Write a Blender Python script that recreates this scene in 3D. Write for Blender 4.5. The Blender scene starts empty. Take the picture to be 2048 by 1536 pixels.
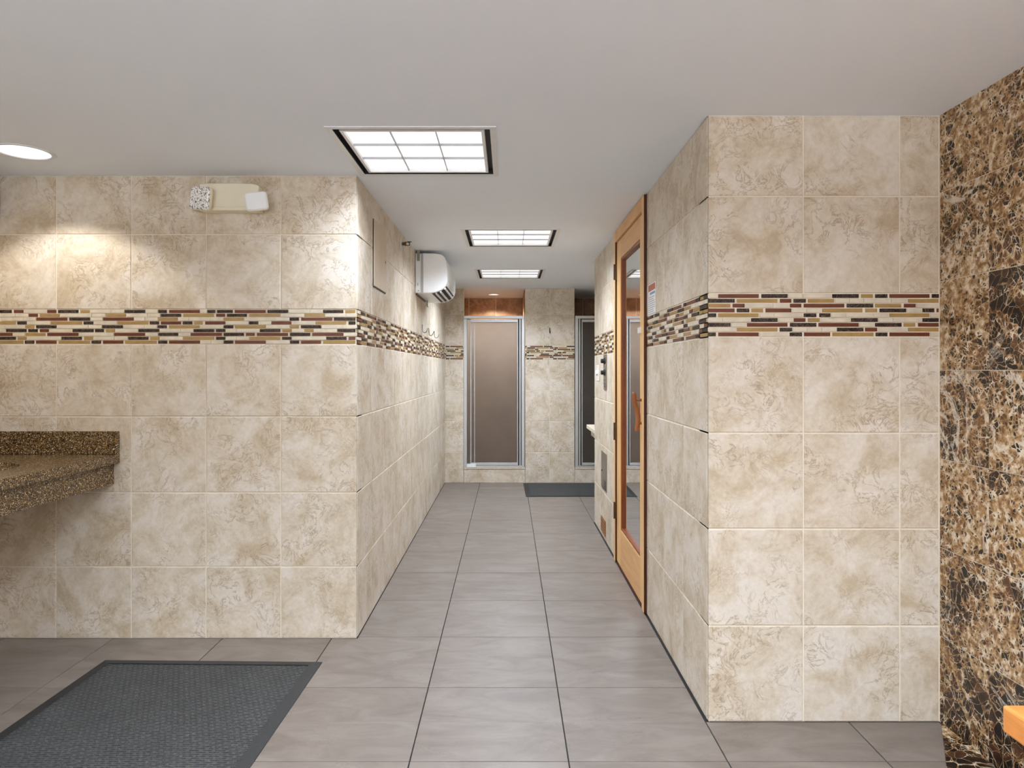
import bpy, bmesh, math, random
from mathutils import Vector, Matrix

# ------------------------------------------------------------------ camera, world, lights set-up
SC = bpy.context.scene
COL = SC.collection
F = 1365.0                 # focal length in pixels of the 2048 px frame
HC = 1.27                  # camera height
CEIL = 2.191
cam_d = bpy.data.cameras.new('camera')
cam = bpy.data.objects.new('camera', cam_d)
COL.objects.link(cam)
cam.location = (0, 0, HC)
cam.rotation_euler = (math.pi / 2, 0, 0)
cam_d.sensor_width = 36.0
cam_d.lens = 36.0 * F / 2048.0
cam_d.shift_x = 7.0 / 2048.0
cam_d.shift_y = -27.5 / 2048.0
cam_d.clip_start = 0.02
SC.camera = cam

world = bpy.data.worlds.new('world')
SC.world = world
world.use_nodes = True
world.node_tree.nodes['Background'].inputs[0].default_value = (0.8, 0.85, 0.9, 1)
world.node_tree.nodes['Background'].inputs[1].default_value = 0.05

SC.view_settings.view_transform = 'Standard'
SC.view_settings.look = 'None'
SC.view_settings.gamma = 1.0
SC.view_settings.use_curve_mapping = False
SC.view_settings.exposure = 0.25
SC.cycles.diffuse_bounces = 5
SC.cycles.glossy_bounces = 3
SC.cycles.max_bounces = 6
SC.cycles.use_light_tree = False
SC.cycles.adaptive_threshold = 0.03
SC.cycles.sample_clamp_indirect = 6.0

TROFFER_W = [14.5, 21.5, 29.0, 24.0, 32.0, 22.0, 30.0, 46.0]     # watts of each square ceiling light, the added unseen ones last
TROFFER_SPREAD = 150.0     # degrees, cut-off of its louvre
DOWN_W = 16.0              # watts of the vanity downlight and its added unseen twin
SHOWER_W = 33.0
FILL_UP_W = 85.0            # watts of each unseen fill uplight added on the rear wall

rnd = random.Random(7)

def px(x, Y): return (x - 1017.0) * Y / F
def pz(y, Y): return HC - (y - 740.5) * Y / F

# ------------------------------------------------------------------ materials
def new_mat(name):
    m = bpy.data.materials.new(name)
    m.use_nodes = True
    nt = m.node_tree
    return m, nt, nt.nodes['Principled BSDF']

def N(nt, typ, **kw):
    n = nt.nodes.new(typ)
    for k, v in kw.items():
        if k in n.inputs.keys():
            n.inputs[k].default_value = v
        else:
            setattr(n, k, v)
    return n

def ramp(nt, stops, src=None, interp='LINEAR'):
    r = nt.nodes.new('ShaderNodeValToRGB')
    r.color_ramp.interpolation = interp
    el = r.color_ramp.elements
    while len(el) < len(stops):
        el.new(0.5)
    for e, (p, c) in zip(el, stops):
        e.position = p
        e.color = tuple(c) + (1,) if not isinstance(c, (int, float)) else (c, c, c, 1)
    if src is not None:
        nt.links.new(src, r.inputs[0])
    return r

def srgb(r, g, b):
    def f(c):
        c /= 255.0
        return c / 12.92 if c <= 0.04045 else ((c + 0.055) / 1.055) ** 2.4
    return (f(r), f(g), f(b))

def coords(nt, scale=(1, 1, 1), rot=(0, 0, 0), per_object=True):
    tc = nt.nodes.new('ShaderNodeTexCoord')
    mp = nt.nodes.new('ShaderNodeMapping')
    mp.inputs['Scale'].default_value = scale
    mp.inputs['Rotation'].default_value = rot
    if per_object:
        oi = nt.nodes.new('ShaderNodeObjectInfo')
        cx = nt.nodes.new('ShaderNodeCombineXYZ')
        for i, k in enumerate((37.0, 91.0, 53.0)):
            mm = N(nt, 'ShaderNodeMath', operation='MULTIPLY')
            nt.links.new(oi.outputs['Random'], mm.inputs[0])
            mm.inputs[1].default_value = k
            nt.links.new(mm.outputs[0], cx.inputs[i])
        nt.links.new(cx.outputs[0], mp.inputs['Location'])
    nt.links.new(tc.outputs['Object'], mp.inputs['Vector'])
    return mp.outputs[0]

def noise(nt, vec, scale, detail=4, rough=0.5, dist=0.0):
    n = nt.nodes.new('ShaderNodeTexNoise')
    n.inputs['Scale'].default_value = scale
    n.inputs['Detail'].default_value = detail
    n.inputs['Roughness'].default_value = rough
    n.inputs['Distortion'].default_value = dist
    nt.links.new(vec, n.inputs['Vector'])
    return n.outputs['Fac']

def mix(nt, fac, a, b, mode='MIX'):
    m = nt.nodes.new('ShaderNodeMix')
    m.data_type = 'RGBA'
    m.blend_type = mode
    for sock, v in ((m.inputs[0], fac), (m.inputs[6], a), (m.inputs[7], b)):
        if hasattr(v, 'is_output'):
            nt.links.new(v, sock)
        elif isinstance(v, (int, float)):
            sock.default_value = v
        else:
            sock.default_value = tuple(v) + (1,)
    return m.outputs[2]

def mathn(nt, op, a, b=0.0):
    m = nt.nodes.new('ShaderNodeMath')
    m.operation = op
    for s, v in ((m.inputs[0], a), (m.inputs[1], b)):
        if hasattr(v, 'is_output'):
            nt.links.new(v, s)
        else:
            s.default_value = v
    return m.outputs[0]

def bump(nt, bsdf, h, strength=0.1, dist=0.002):
    b = nt.nodes.new('ShaderNodeBump')
    b.inputs['Strength'].default_value = strength
    b.inputs['Distance'].default_value = dist
    nt.links.new(h, b.inputs['Height'])
    nt.links.new(b.outputs[0], bsdf.inputs['Normal'])

def plain(name, col, rough=0.5, metal=0.0, spec=0.5, var=0.06, scale=12.0, emit=None):
    """A plain finish with a faint procedural mottling."""
    m, nt, b = new_mat(name)
    v = coords(nt)
    f = noise(nt, v, scale, 3)
    dark = tuple(c * (1 - var) for c in col)
    lite = tuple(min(1, c * (1 + var)) for c in col)
    r = ramp(nt, [(0.3, dark), (0.7, lite)], f)
    nt.links.new(r.outputs[0], b.inputs['Base Color'])
    b.inputs['Roughness'].default_value = rough
    b.inputs['Metallic'].default_value = metal
    b.inputs['Specular IOR Level'].default_value = spec
    if emit:
        b.inputs['Emission Color'].default_value = emit[0] + (1,)
        b.inputs['Emission Strength'].default_value = emit[1]
    return m

def tile_mat(name, lo, mid, hi, vein, rough=0.38):
    m, nt, b = new_mat(name)
    v = coords(nt, rot=(0.5, 0.7, 0.3))
    n1 = noise(nt, v, 6.0, 8, 0.68, 0.5)
    base = ramp(nt, [(0.36, lo), (0.48, mid), (0.60, hi)], n1).outputs[0]
    n2 = noise(nt, v, 12.0, 6, 0.66, 1.1)
    d = mathn(nt, 'ABSOLUTE', mathn(nt, 'SUBTRACT', n2, 0.5))
    line = ramp(nt, [(0.0, 1.0), (0.026, 0.0)], d).outputs[0]
    n3 = noise(nt, v, 5.5, 2, 0.5, 0.4)
    mask = ramp(nt, [(0.42, 0.0), (0.60, 1.0)], n3).outputs[0]
    lm = mathn(nt, 'MULTIPLY', line, mask)
    lm = mathn(nt, 'MULTIPLY', lm, 0.7)
    c = mix(nt, lm, base, vein)
    n4 = noise(nt, v, 60, 2, 0.6)
    c = mix(nt, 0.16, c, ramp(nt, [(0.3, 0.25), (0.7, 0.8)], n4).outputs[0], 'OVERLAY')
    nt.links.new(c, b.inputs['Base Color'])
    b.inputs['Roughness'].default_value = rough
    b.inputs['Specular IOR Level'].default_value = 0.35
    return m

M = {}
M['wall_tile'] = tile_mat('beige_travertine_tile', srgb(190, 172, 146), srgb(208, 194, 173), srgb(219, 208, 193), srgb(146, 122, 94))
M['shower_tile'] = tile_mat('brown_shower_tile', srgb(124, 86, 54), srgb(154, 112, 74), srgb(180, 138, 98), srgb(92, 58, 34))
M['grout'] = plain('cream_grout', srgb(232, 220, 200), 0.9, var=0.05, scale=30)
M['floor_grout'] = plain('grey_floor_grout', srgb(40, 36, 33), 0.9, var=0.08, scale=30)
M['ceiling'] = plain('matte_ceiling_paint', srgb(236, 242, 250), 0.75, var=0.012, scale=2.0, spec=0.3)

def floor_mat():
    m, nt, b = new_mat('grey_floor_tile')
    v = coords(nt, scale=(1.0, 1.0, 2.6), rot=(0, 0.25, 0))
    n1 = noise(nt, v, 3.6, 8, 0.6, 1.1)
    base = ramp(nt, [(0.33, srgb(112, 101, 92)), (0.5, srgb(123, 112, 103)), (0.66, srgb(131, 121, 112))], n1).outputs[0]
    n2 = noise(nt, v, 8, 7, 0.65, 1.2)
    d = mathn(nt, 'ABSOLUTE', mathn(nt, 'SUBTRACT', n2, 0.5))
    line = ramp(nt, [(0.0, 0.5), (0.02, 0.0)], d).outputs[0]
    n3 = noise(nt, v, 4, 3)
    mask = ramp(nt, [(0.5, 0.0), (0.65, 1.0)], n3).outputs[0]
    c = mix(nt, mathn(nt, 'MULTIPLY', line, mask), base, srgb(94, 83, 76))
    nt.links.new(c, b.inputs['Base Color'])
    b.inputs['Roughness'].default_value = 0.42
    b.inputs['Specular IOR Level'].default_value = 0.35
    return m
M['floor_tile'] = floor_mat()

def emperador():
    m, nt, b = new_mat('brown_emperador_marble')
    v = coords(nt, rot=(0.4, 0.3, 0.9))
    w = nt.nodes.new('ShaderNodeTexNoise')
    w.inputs['Scale'].default_value = 7
    w.inputs['Detail'].default_value = 5
    nt.links.new(v, w.inputs['Vector'])
    vm = nt.nodes.new('ShaderNodeVectorMath'); vm.operation = 'MULTIPLY_ADD'
    nt.links.new(w.outputs['Color'], vm.inputs[0])
    vm.inputs[1].default_value = (0.09, 0.09, 0.09)
    nt.links.new(v, vm.inputs[2])
    wv = vm.outputs[0]
    def vor(s, feat='DISTANCE_TO_EDGE'):
        n = nt.nodes.new('ShaderNodeTexVoronoi')
        n.feature = feat
        n.inputs['Scale'].default_value = s
        nt.links.new(wv, n.inputs['Vector'])
        return n.outputs['Distance'] if feat == 'DISTANCE_TO_EDGE' else n.outputs['Color']
    oi = nt.nodes.new('ShaderNodeObjectInfo')
    zone = noise(nt, v, 3.8, 4, 0.6, 0.8)
    zone = mathn(nt, 'ADD', zone, mathn(nt, 'MULTIPLY', mathn(nt, 'SUBTRACT', oi.outputs['Random'], 0.60), 0.24))
    z2 = noise(nt, v, 13, 4, 0.65, 0.5)
    e1, e2, e3 = vor(11), vor(27), vor(64)
    c1 = nt.nodes.new('ShaderNodeSeparateColor'); nt.links.new(vor(27, 'F1'), c1.inputs[0])
    frag = mathn(nt, 'ADD', mathn(nt, 'MULTIPLY', c1.outputs[0], 0.35), mathn(nt, 'ADD', mathn(nt, 'MULTIPLY', zone, 0.6), mathn(nt, 'MULTIPLY', z2, 0.35)))
    base = ramp(nt, [(0.54, (0.010, 0.005, 0.003)), (0.66, (0.050, 0.020, 0.009)), (0.79, (0.15, 0.068, 0.026)), (0.95, (0.38, 0.24, 0.11))], frag).outputs[0]
    # cream matrix between the fragments, wide in the pale zones and hair-thin in the dark ones
    wid = ramp(nt, [(0.40, 0.0), (0.62, 1.0)], mathn(nt, 'ADD', mathn(nt, 'MULTIPLY', zone, 0.6), mathn(nt, 'MULTIPLY', z2, 0.4))).outputs[0]
    t2 = mathn(nt, 'ADD', mathn(nt, 'MULTIPLY', wid, 0.155), 0.014)
    t3 = mathn(nt, 'MULTIPLY', wid, 0.19)
    m2 = mathn(nt, 'LESS_THAN', e2, t2)
    m3 = mathn(nt, 'LESS_THAN', e3, t3)
    m1 = ramp(nt, [(0.0, 0.8), (0.03, 0.0)], e1).outputs[0]
    vm2 = mathn(nt, 'MAXIMUM', m1, mathn(nt, 'MAXIMUM', mathn(nt, 'MULTIPLY', m2, 0.85), mathn(nt, 'MULTIPLY', m3, 0.8)))
    vc = ramp(nt, [(0.36, (0.20, 0.09, 0.03)), (0.48, (0.46, 0.28, 0.12)), (0.63, (0.84, 0.72, 0.55))], noise(nt, v, 38, 4, 0.65)).outputs[0]
    c = mix(nt, vm2, base, vc)
    n5 = noise(nt, v, 2.6, 6, 0.6, 1.4)
    d = mathn(nt, 'ABSOLUTE', mathn(nt, 'SUBTRACT', n5, 0.5))
    big = ramp(nt, [(0.0, 0.9), (0.018, 0.0)], d).outputs[0]
    big = mathn(nt, 'MULTIPLY', big, ramp(nt, [(0.5, 0.0), (0.6, 1.0)], noise(nt, v, 1.7, 2)).outputs[0])
    c = mix(nt, big, c, (0.72, 0.64, 0.54))
    nt.links.new(c, b.inputs['Base Color'])
    b.inputs['Roughness'].default_value = 0.3
    b.inputs['Specular IOR Level'].default_value = 0.4
    return m
M['marble'] = emperador()

def dark_stone():
    m, nt, b = new_mat('dark_mosaic_stone')
    v = coords(nt)
    n = noise(nt, v, 60, 5, 0.6, 1.5)
    d = mathn(nt, 'ABSOLUTE', mathn(nt, 'SUBTRACT', n, 0.5))
    line = ramp(nt, [(0.0, srgb(170, 150, 126)), (0.010, srgb(70, 50, 38)), (0.03, srgb(36, 22, 15))], d).outputs[0]
    nt.links.new(line, b.inputs['Base Color'])
    b.inputs['Roughness'].default_value = 0.5
    b.inputs['Specular IOR Level'].default_value = 0.2
    return m
M['D'] = dark_stone()
M['R'] = plain('red_brown_glass', srgb(98, 52, 34), 0.3, var=0.15, spec=0.3, scale=40)
M['G'] = plain('amber_glass', srgb(160, 129, 78), 0.3, var=0.12, spec=0.3, scale=40)
M['C'] = plain('cream_mosaic_stone', srgb(212, 199, 177), 0.45, var=0.12, scale=25)

def wood(name, c0, c1, axis_scale, rough=0.35):
    m, nt, b = new_mat(name)
    v = coords(nt, scale=axis_scale)
    n = noise(nt, v, 6, 6, 0.6, 0.6)
    r = ramp(nt, [(0.3, c0), (0.7, c1)], n)
    nt.links.new(r.outputs[0], b.inputs['Base Color'])
    b.inputs['Roughness'].default_value = rough
    b.inputs['Specular IOR Level'].default_value = 0.35
    return m
M['door_wood'] = wood('honey_door_wood', srgb(220, 170, 106), srgb(238, 196, 134), (5, 5, 0.5))
M['rail_wood'] = wood('honey_rail_wood', srgb(206, 154, 94), srgb(228, 180, 120), (5, 0.5, 5))
M['dark_wood'] = wood('dark_edge_wood', srgb(58, 22, 10), srgb(84, 36, 16), (5, 5, 0.5), 0.5)
M['bead_wood'] = wood('brown_bead_wood', srgb(112, 52, 20), srgb(140, 72, 30), (5, 5, 0.5))
M['handle_wood'] = wood('red_brown_handle_wood', srgb(140, 82, 44), srgb(166, 102, 60), (4, 4, 1))
M['bench_wood'] = wood('orange_bench_wood', srgb(206, 122, 52), srgb(232, 158, 86), (4, 0.8, 4), 0.3)

def granite():
    m, nt, b = new_mat('speckled_brown_granite')
    v = coords(nt, per_object=False)
    vo = nt.nodes.new('ShaderNodeTexVoronoi')
    vo.inputs['Scale'].default_value = 380
    nt.links.new(v, vo.inputs['Vector'])
    sep = nt.nodes.new('ShaderNodeSeparateColor')
    nt.links.new(vo.outputs['Color'], sep.inputs[0])
    c = ramp(nt, [(0.0, srgb(32, 21, 14)), (0.32, srgb(78, 56, 36)), (0.58, srgb(122, 94, 58)), (0.82, srgb(166, 134, 84)), (0.95, srgb(226, 210, 178))],
             sep.outputs[0], 'CONSTANT').outputs[0]
    n = noise(nt, v, 40, 3)
    c = mix(nt, 0.35, c, ramp(nt, [(0.3, 0.3), (0.7, 0.7)], n).outputs[0], 'OVERLAY')
    nt.links.new(c, b.inputs['Base Color'])
    b.inputs['Roughness'].default_value = 0.22
    return m
M['granite'] = granite()

def rubber():
    m, nt, b = new_mat('black_rubber')
    v = coords(nt, per_object=False)
    n = noise(nt, v, 180, 3, 0.7)
    n2 = noise(nt, v, 6, 3, 0.6)
    c = ramp(nt, [(0.35, srgb(52, 52, 52)), (0.58, srgb(68, 68, 67)), (0.75, srgb(124, 123, 121))], n).outputs[0]
    c = mix(nt, 0.3, c, ramp(nt, [(0.35, 0.3), (0.7, 0.62)], n2).outputs[0], 'OVERLAY')
    nt.links.new(c, b.inputs['Base Color'])
    b.inputs['Roughness'].default_value = 0.6
    return m
M['rubber'] = rubber()
M['rubber_edge'] = plain('black_rubber_edge', srgb(38, 38, 38), 0.6, var=0.25, scale=90)
M['white_metal'] = plain('white_enamel', srgb(226, 227, 228), 0.4, var=0.02)
M['white_plastic'] = plain('white_plastic', srgb(244, 245, 246), 0.35, var=0.02)
M['cream_plastic'] = plain('cream_plastic', srgb(236, 227, 203), 0.4, var=0.03)
M['bone_plastic'] = plain('bone_plastic', srgb(234, 228, 214), 0.4, var=0.02)
M['black'] = plain('black_plastic', srgb(26, 26, 27), 0.5, var=0.1)
M['dark_gap'] = plain('dark_gap', srgb(40, 38, 37), 0.7, var=0.1)
M['alu'] = plain('satin_aluminium', srgb(206, 206, 206), 0.34, 0.55, var=0.03)
M['steel'] = plain('brushed_steel', srgb(150, 142, 130), 0.3, 0.85, var=0.1)
M['bronze'] = plain('bronze_hinge', srgb(92, 70, 48), 0.4, 0.7, var=0.1)
M['brown_metal'] = plain('brown_grille_metal', srgb(150, 104, 60), 0.5, 0.2, var=0.1)
M['panel_paint'] = plain('beige_panel_paint', srgb(206, 188, 164), 0.55, var=0.03)
M['lamp_white'] = plain('lit_diffuser', (0.95, 0.95, 0.95), 0.6, var=0.01, emit=((1, 1, 1), 0.66))
M['down_lens'] = plain('lit_downlight_lens', (0.95, 0.95, 0.95), 0.6, var=0.01, emit=((1, 0.98, 0.95), 1.6))
M['louvre'] = plain('white_louvre', srgb(240, 240, 241), 0.45, var=0.01)
M['louvre_edge'] = plain('grey_louvre_edge', srgb(176, 177, 180), 0.5, var=0.02)
M['porcelain'] = plain('cream_porcelain', srgb(236, 230, 212), 0.15, var=0.02)
M['sign_white'] = plain('sign_white', srgb(232, 230, 226), 0.5, var=0.02)
M['sign_red'] = plain('sign_red_brown', srgb(172, 88, 52), 0.5, var=0.06)
M['sign_blue'] = plain('sign_blue', srgb(96, 138, 170), 0.5, var=0.1)
M['sign_grey'] = plain('sign_grey_print', srgb(138, 146, 152), 0.5, var=0.1)

def mirror_glass():
    m, nt, b = new_mat('reflective_door_glass')
    v = coords(nt)
    n = noise(nt, v, 3, 2)
    r = ramp(nt, [(0.3, (0.80, 0.81, 0.82)), (0.7, (0.84, 0.85, 0.86))], n)
    nt.links.new(r.outputs[0], b.inputs['Base Color'])
    b.inputs['Metallic'].default_value = 1.0
    b.inputs['Roughness'].default_value = 0.015
    return m
M['mirror'] = mirror_glass()

def obscure_glass():
    m, nt, b = new_mat('obscure_shower_glass')
    nt.nodes.remove(b)
    out = nt.nodes['Material Output']
    v = coords(nt)
    n = noise(nt, v, 5, 3)
    c = ramp(nt, [(0.3, srgb(198, 192, 184)), (0.7, srgb(206, 200, 192))], n).outputs[0]
    tr = nt.nodes.new('ShaderNodeBsdfTranslucent')
    df = nt.nodes.new('ShaderNodeBsdfDiffuse')
    gl = nt.nodes.new('ShaderNodeBsdfGlossy')
    gl.inputs['Roughness'].default_value = 0.25
    gl.inputs['Color'].default_value = (0.8, 0.8, 0.8, 1)
    nt.links.new(c, tr.inputs[0]); nt.links.new(c, df.inputs[0])
    m1 = nt.nodes.new('ShaderNodeMixShader'); m1.inputs[0].default_value = 0.05
    nt.links.new(tr.outputs[0], m1.inputs[1]); nt.links.new(df.outputs[0], m1.inputs[2])
    m2 = nt.nodes.new('ShaderNodeMixShader'); m2.inputs[0].default_value = 0.05
    nt.links.new(m1.outputs[0], m2.inputs[1]); nt.links.new(gl.outputs[0], m2.inputs[2])
    nt.links.new(m2.outputs[0], out.inputs[0])
    return m
M['glass'] = obscure_glass()

# ------------------------------------------------------------------ mesh helpers
def box(bm, x0, x1, y0, y1, z0, z1, mi=0):
    vs = [bm.verts.new((x, y, z)) for z in (z0, z1) for y in (y0, y1) for x in (x0, x1)]
    for q in ((0, 2, 3, 1), (4, 5, 7, 6), (0, 1, 5, 4), (2, 6, 7, 3), (0, 4, 6, 2), (1, 3, 7, 5)):
        f = bm.faces.new([vs[i] for i in q]); f.material_index = mi
    return vs

def prism(bm, pts, axis, a, b):
    """Extrude a closed 2-D outline along an axis ('x': pts are (y,z); 'y': (x,z); 'z': (x,y))."""
    def mk(p, t):
        return {'x': (t, p[0], p[1]), 'y': (p[0], t, p[1]), 'z': (p[0], p[1], t)}[axis]
    A = [bm.verts.new(mk(p, a)) for p in pts]
    B = [bm.verts.new(mk(p, b)) for p in pts]
    n = len(pts)
    bm.faces.new(A); bm.faces.new(list(reversed(B)))
    for i in range(n):
        j = (i + 1) % n
        bm.faces.new((A[j], A[i], B[i], B[j]))

def tube(bm, path, r, seg=10, cap=True):
    path = [Vector(p) for p in path]
    rings = []
    up0 = Vector((0, 0, 1))
    for i, p in enumerate(path):
        t = (path[min(i + 1, len(path) - 1)] - path[max(i - 1, 0)]).normalized()
        up = up0 if abs(t.dot(up0)) < 0.95 else Vector((0, 1, 0))
        s = t.cross(up).normalized(); u = s.cross(t)
        rr = r[i] if isinstance(r, (list, tuple)) else r
        rings.append([bm.verts.new(p + (s * math.cos(a) + u * math.sin(a)) * rr)
                      for a in (2 * math.pi * k / seg for k in range(seg))])
    for A, B in zip(rings, rings[1:]):
        for k in range(seg):
            bm.faces.new((A[k], A[(k + 1) % seg], B[(k + 1) % seg], B[k]))
    if cap:
        bm.faces.new(list(reversed(rings[0]))); bm.faces.new(rings[-1])

def lathe(bm, prof, c, axis='z', seg=24, cap=True):
    """Profile of (radius, height) turned about an axis through c."""
    rings = []
    for r, h in prof:
        ring = []
        for k in range(seg):
            a = 2 * math.pi * k / seg
            u, v = r * math.cos(a), r * math.sin(a)
            off = {'z': (u, v, h), 'y': (u, h, v), 'x': (h, u, v)}[axis]
            ring.append(bm.verts.new((c[0] + off[0], c[1] + off[1], c[2] + off[2])))
        rings.append(ring)
    for A, B in zip(rings, rings[1:]):
        for k in range(seg):
            bm.faces.new((A[k], A[(k + 1) % seg], B[(k + 1) % seg], B[k]))
    for ring in ((rings[0], rings[-1]) if cap else ()):
        try: bm.faces.new(ring)
        except ValueError: pass

def world_loc(o):
    v = Vector((0, 0, 0))
    while o is not None:
        v += o.location; o = o.parent
    return v

def obj(name, bm, mat, parent=None, bevel=0.0, smooth=False, seg=2):
    """Link a bmesh given in world coordinates as one object, parented without offset."""
    if parent is not None:
        off = world_loc(parent)
        bmesh.ops.translate(bm, verts=bm.verts, vec=-off)
    bmesh.ops.recalc_face_normals(bm, faces=bm.faces)
    me = bpy.data.meshes.new(name)
    bm.to_mesh(me); bm.free()
    for mm in (mat if isinstance(mat, (list, tuple)) else [mat]):
        me.materials.append(M[mm] if isinstance(mm, str) else mm)
    o = bpy.data.objects.new(name, me)
    COL.objects.link(o)
    o.parent = parent
    if smooth:
        for p in me.polygons: p.use_smooth = True
    if bevel:
        md = o.modifiers.new('bevel', 'BEVEL')
        md.width = bevel; md.segments = seg; md.limit_method = 'ANGLE'; md.angle_limit = math.radians(35)
    return o

def boxes(name, lst, mat, parent=None, bevel=0.0):
    bm = bmesh.new()
    for b in lst: box(bm, *b)
    return obj(name, bm, mat, parent, bevel)

def tag(o, label, cat, group=None):
    o['label'] = label; o['category'] = cat
    if group: o['group'] = group
    return o

def thing(name, label, cat, loc, group=None):
    o = bpy.data.objects.new(name, None)
    o.empty_display_size = 0.1
    COL.objects.link(o)
    o.location = loc
    return tag(o, label, cat, group)

def struct(o, label=None):
    o['kind'] = 'structure'
    if label: o['label'] = label
    return o

# ------------------------------------------------------------------ tiles
_cache = {}
def tile_mesh(name, w, h, t, bev, mat):
    key = (name, round(w, 4), round(h, 4), t, bev, mat)
    if key in _cache: return _cache[key]
    bm = bmesh.new()
    def ring(w_, h_, y):
        return [bm.verts.new((x, y, z)) for x, z in ((-w_, -h_), (w_, -h_), (w_, h_), (-w_, h_))]
    A = ring(w / 2, h / 2, 0.0); B = ring(w / 2, h / 2, -(t - bev)); C = ring(w / 2 - bev, h / 2 - bev, -t)
    for P, Q in ((A, B), (B, C)):
        for i in range(4):
            bm.faces.new((P[i], P[(i + 1) % 4], Q[(i + 1) % 4], Q[i]))
    bm.faces.new(C)
    bmesh.ops.recalc_face_normals(bm, faces=bm.faces)
    me = bpy.data.meshes.new(name); bm.to_mesh(me); bm.free()
    me.materials.append(M[mat])
    _cache[key] = me
    return me

ROT = {'-y': (0, 0, 0), '+x': (0, 0, math.pi / 2), '-x': (0, 0, -math.pi / 2), '+y': (0, 0, math.pi), 'up': (-math.pi / 2, 0, 0)}

def put_tile(name, parent, facing, plane, u0, u1, v0, v1, mat, gap, t, bev, jit=0.0003):
    """A tile whose front face lies on `plane`, spanning u (x or y) and v (z or y)."""
    w, h = u1 - u0 - gap, v1 - v0 - gap
    if w < 0.006 or h < 0.004: return None
    me = tile_mesh(name, w, h, t, bev, mat)
    o = bpy.data.objects.new(name, me)
    COL.objects.link(o)
    uc, vc = (u0 + u1) / 2, (v0 + v1) / 2
    j = rnd.uniform(-jit, jit)
    if facing == '-y': o.location = (uc, plane + t + j, vc)
    elif facing == '+y': o.location = (uc, plane - t + j, vc)
    elif facing == '+x': o.location = (plane - t + j, uc, vc)
    elif facing == '-x': o.location = (plane + t + j, uc, vc)
    elif facing == 'up': o.location = (uc, vc, plane - t + j)
    o.rotation_euler = ROT[facing]
    o.parent = parent
    return o

TT, TB = 0.009, 0.0018       # wall tile thickness and chamfer
def wall_tiles(parent, facing, plane, ucuts, zcuts, skip=(), mat='wall_tile'):
    for a, b in zip(ucuts, ucuts[1:]):
        for i, (c, d) in enumerate(zip(zcuts, zcuts[1:])):
            if (c, d) in skip or i in skip: continue
            put_tile('wall_tile', parent, facing, plane, a, b, c, d, mat, 0.0055, TT, TB)

# mosaic patterns read off the photograph: (start, end, kind), the gaps are cream stone
L1 = [
 [(-10,135,'D'),(150,268,'R'),(530,643,'R'),(655,895,'D'),(907,1022,'G'),(1415,1655,'D'),(1795,1900,'D')],
 [(317,430,'R'),(443,682,'G'),(1200,1435,'G')],
 [(-10,12,'D'),(405,768,'R'),(782,1027,'D'),(1163,1522,'R')],
 [(-10,180,'G'),(190,303,'D'),(570,935,'G'),(945,1062,'D'),(1327,1690,'G'),(1698,1810,'D')],
 [(280,393,'G'),(405,645,'D'),(1157,1400,'D'),(1790,1900,'D')],
 [(62,303,'D'),(315,432,'D'),(445,557,'R'),(820,1065,'D'),(1075,1182,'D'),(1198,1308,'G'),(1570,1812,'D')],
 [(-10,142,'R'),(282,520,'G'),(530,895,'R'),(1292,1652,'R')],
 [(-10,180,'D'),(190,303,'G'),(692,932,'D'),(947,1060,'G'),(1455,1690,'D'),(1702,1815,'G')],
 [(-10,267,'G'),(275,390,'D'),(403,645,'R'),(657,1027,'G'),(1035,1150,'D'),(1163,1402,'R'),(1413,1783,'G'),(1793,1905,'D')]]
L2 = [
 [(-17,322,'R'),(398,490,'D'),(503,680,'D'),(692,1035,'R'),(1047,1277,'D'),(1645,1872,'D'),(1883,2002,'G')],
 [(-105,122,'D'),(135,478,'G'),(490,595,'R'),(607,830,'D'),(848,1192,'G'),(1442,1668,'G')],
 [(-130,85,'G'),(572,797,'G'),(1285,1395,'D'),(1407,1752,'R'),(1763,2002,'D')],
 [(-105,120,'R'),(132,242,'D'),(254,355,'G'),(372,597,'R'),(845,953,'D'),(1090,1310,'R'),(1562,1905,'G'),(1920,2002,'D')],
 [(-20,320,'G'),(573,683,'D'),(695,1032,'G'),(1288,1392,'G'),(1405,1632,'D')],
 [(250,480,'D'),(490,597,'D'),(965,1192,'D'),(1205,1312,'G'),(1442,1547,'G'),(1800,2002,'D')],
 [(-128,90,'D'),(218,562,'R'),(573,800,'D'),(812,917,'R'),(930,1277,'R'),(1287,1515,'D'),(1527,1870,'R')],
 [(135,478,'G'),(490,597,'D'),(848,1192,'G'),(1203,1312,'D'),(1680,1907,'D'),(1920,2002,'R')],
 [(-17,325,'R'),(573,683,'D'),(695,1035,'R'),(1290,1395,'D'),(1407,1632,'R'),(1645,2002,'G')]]
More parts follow.
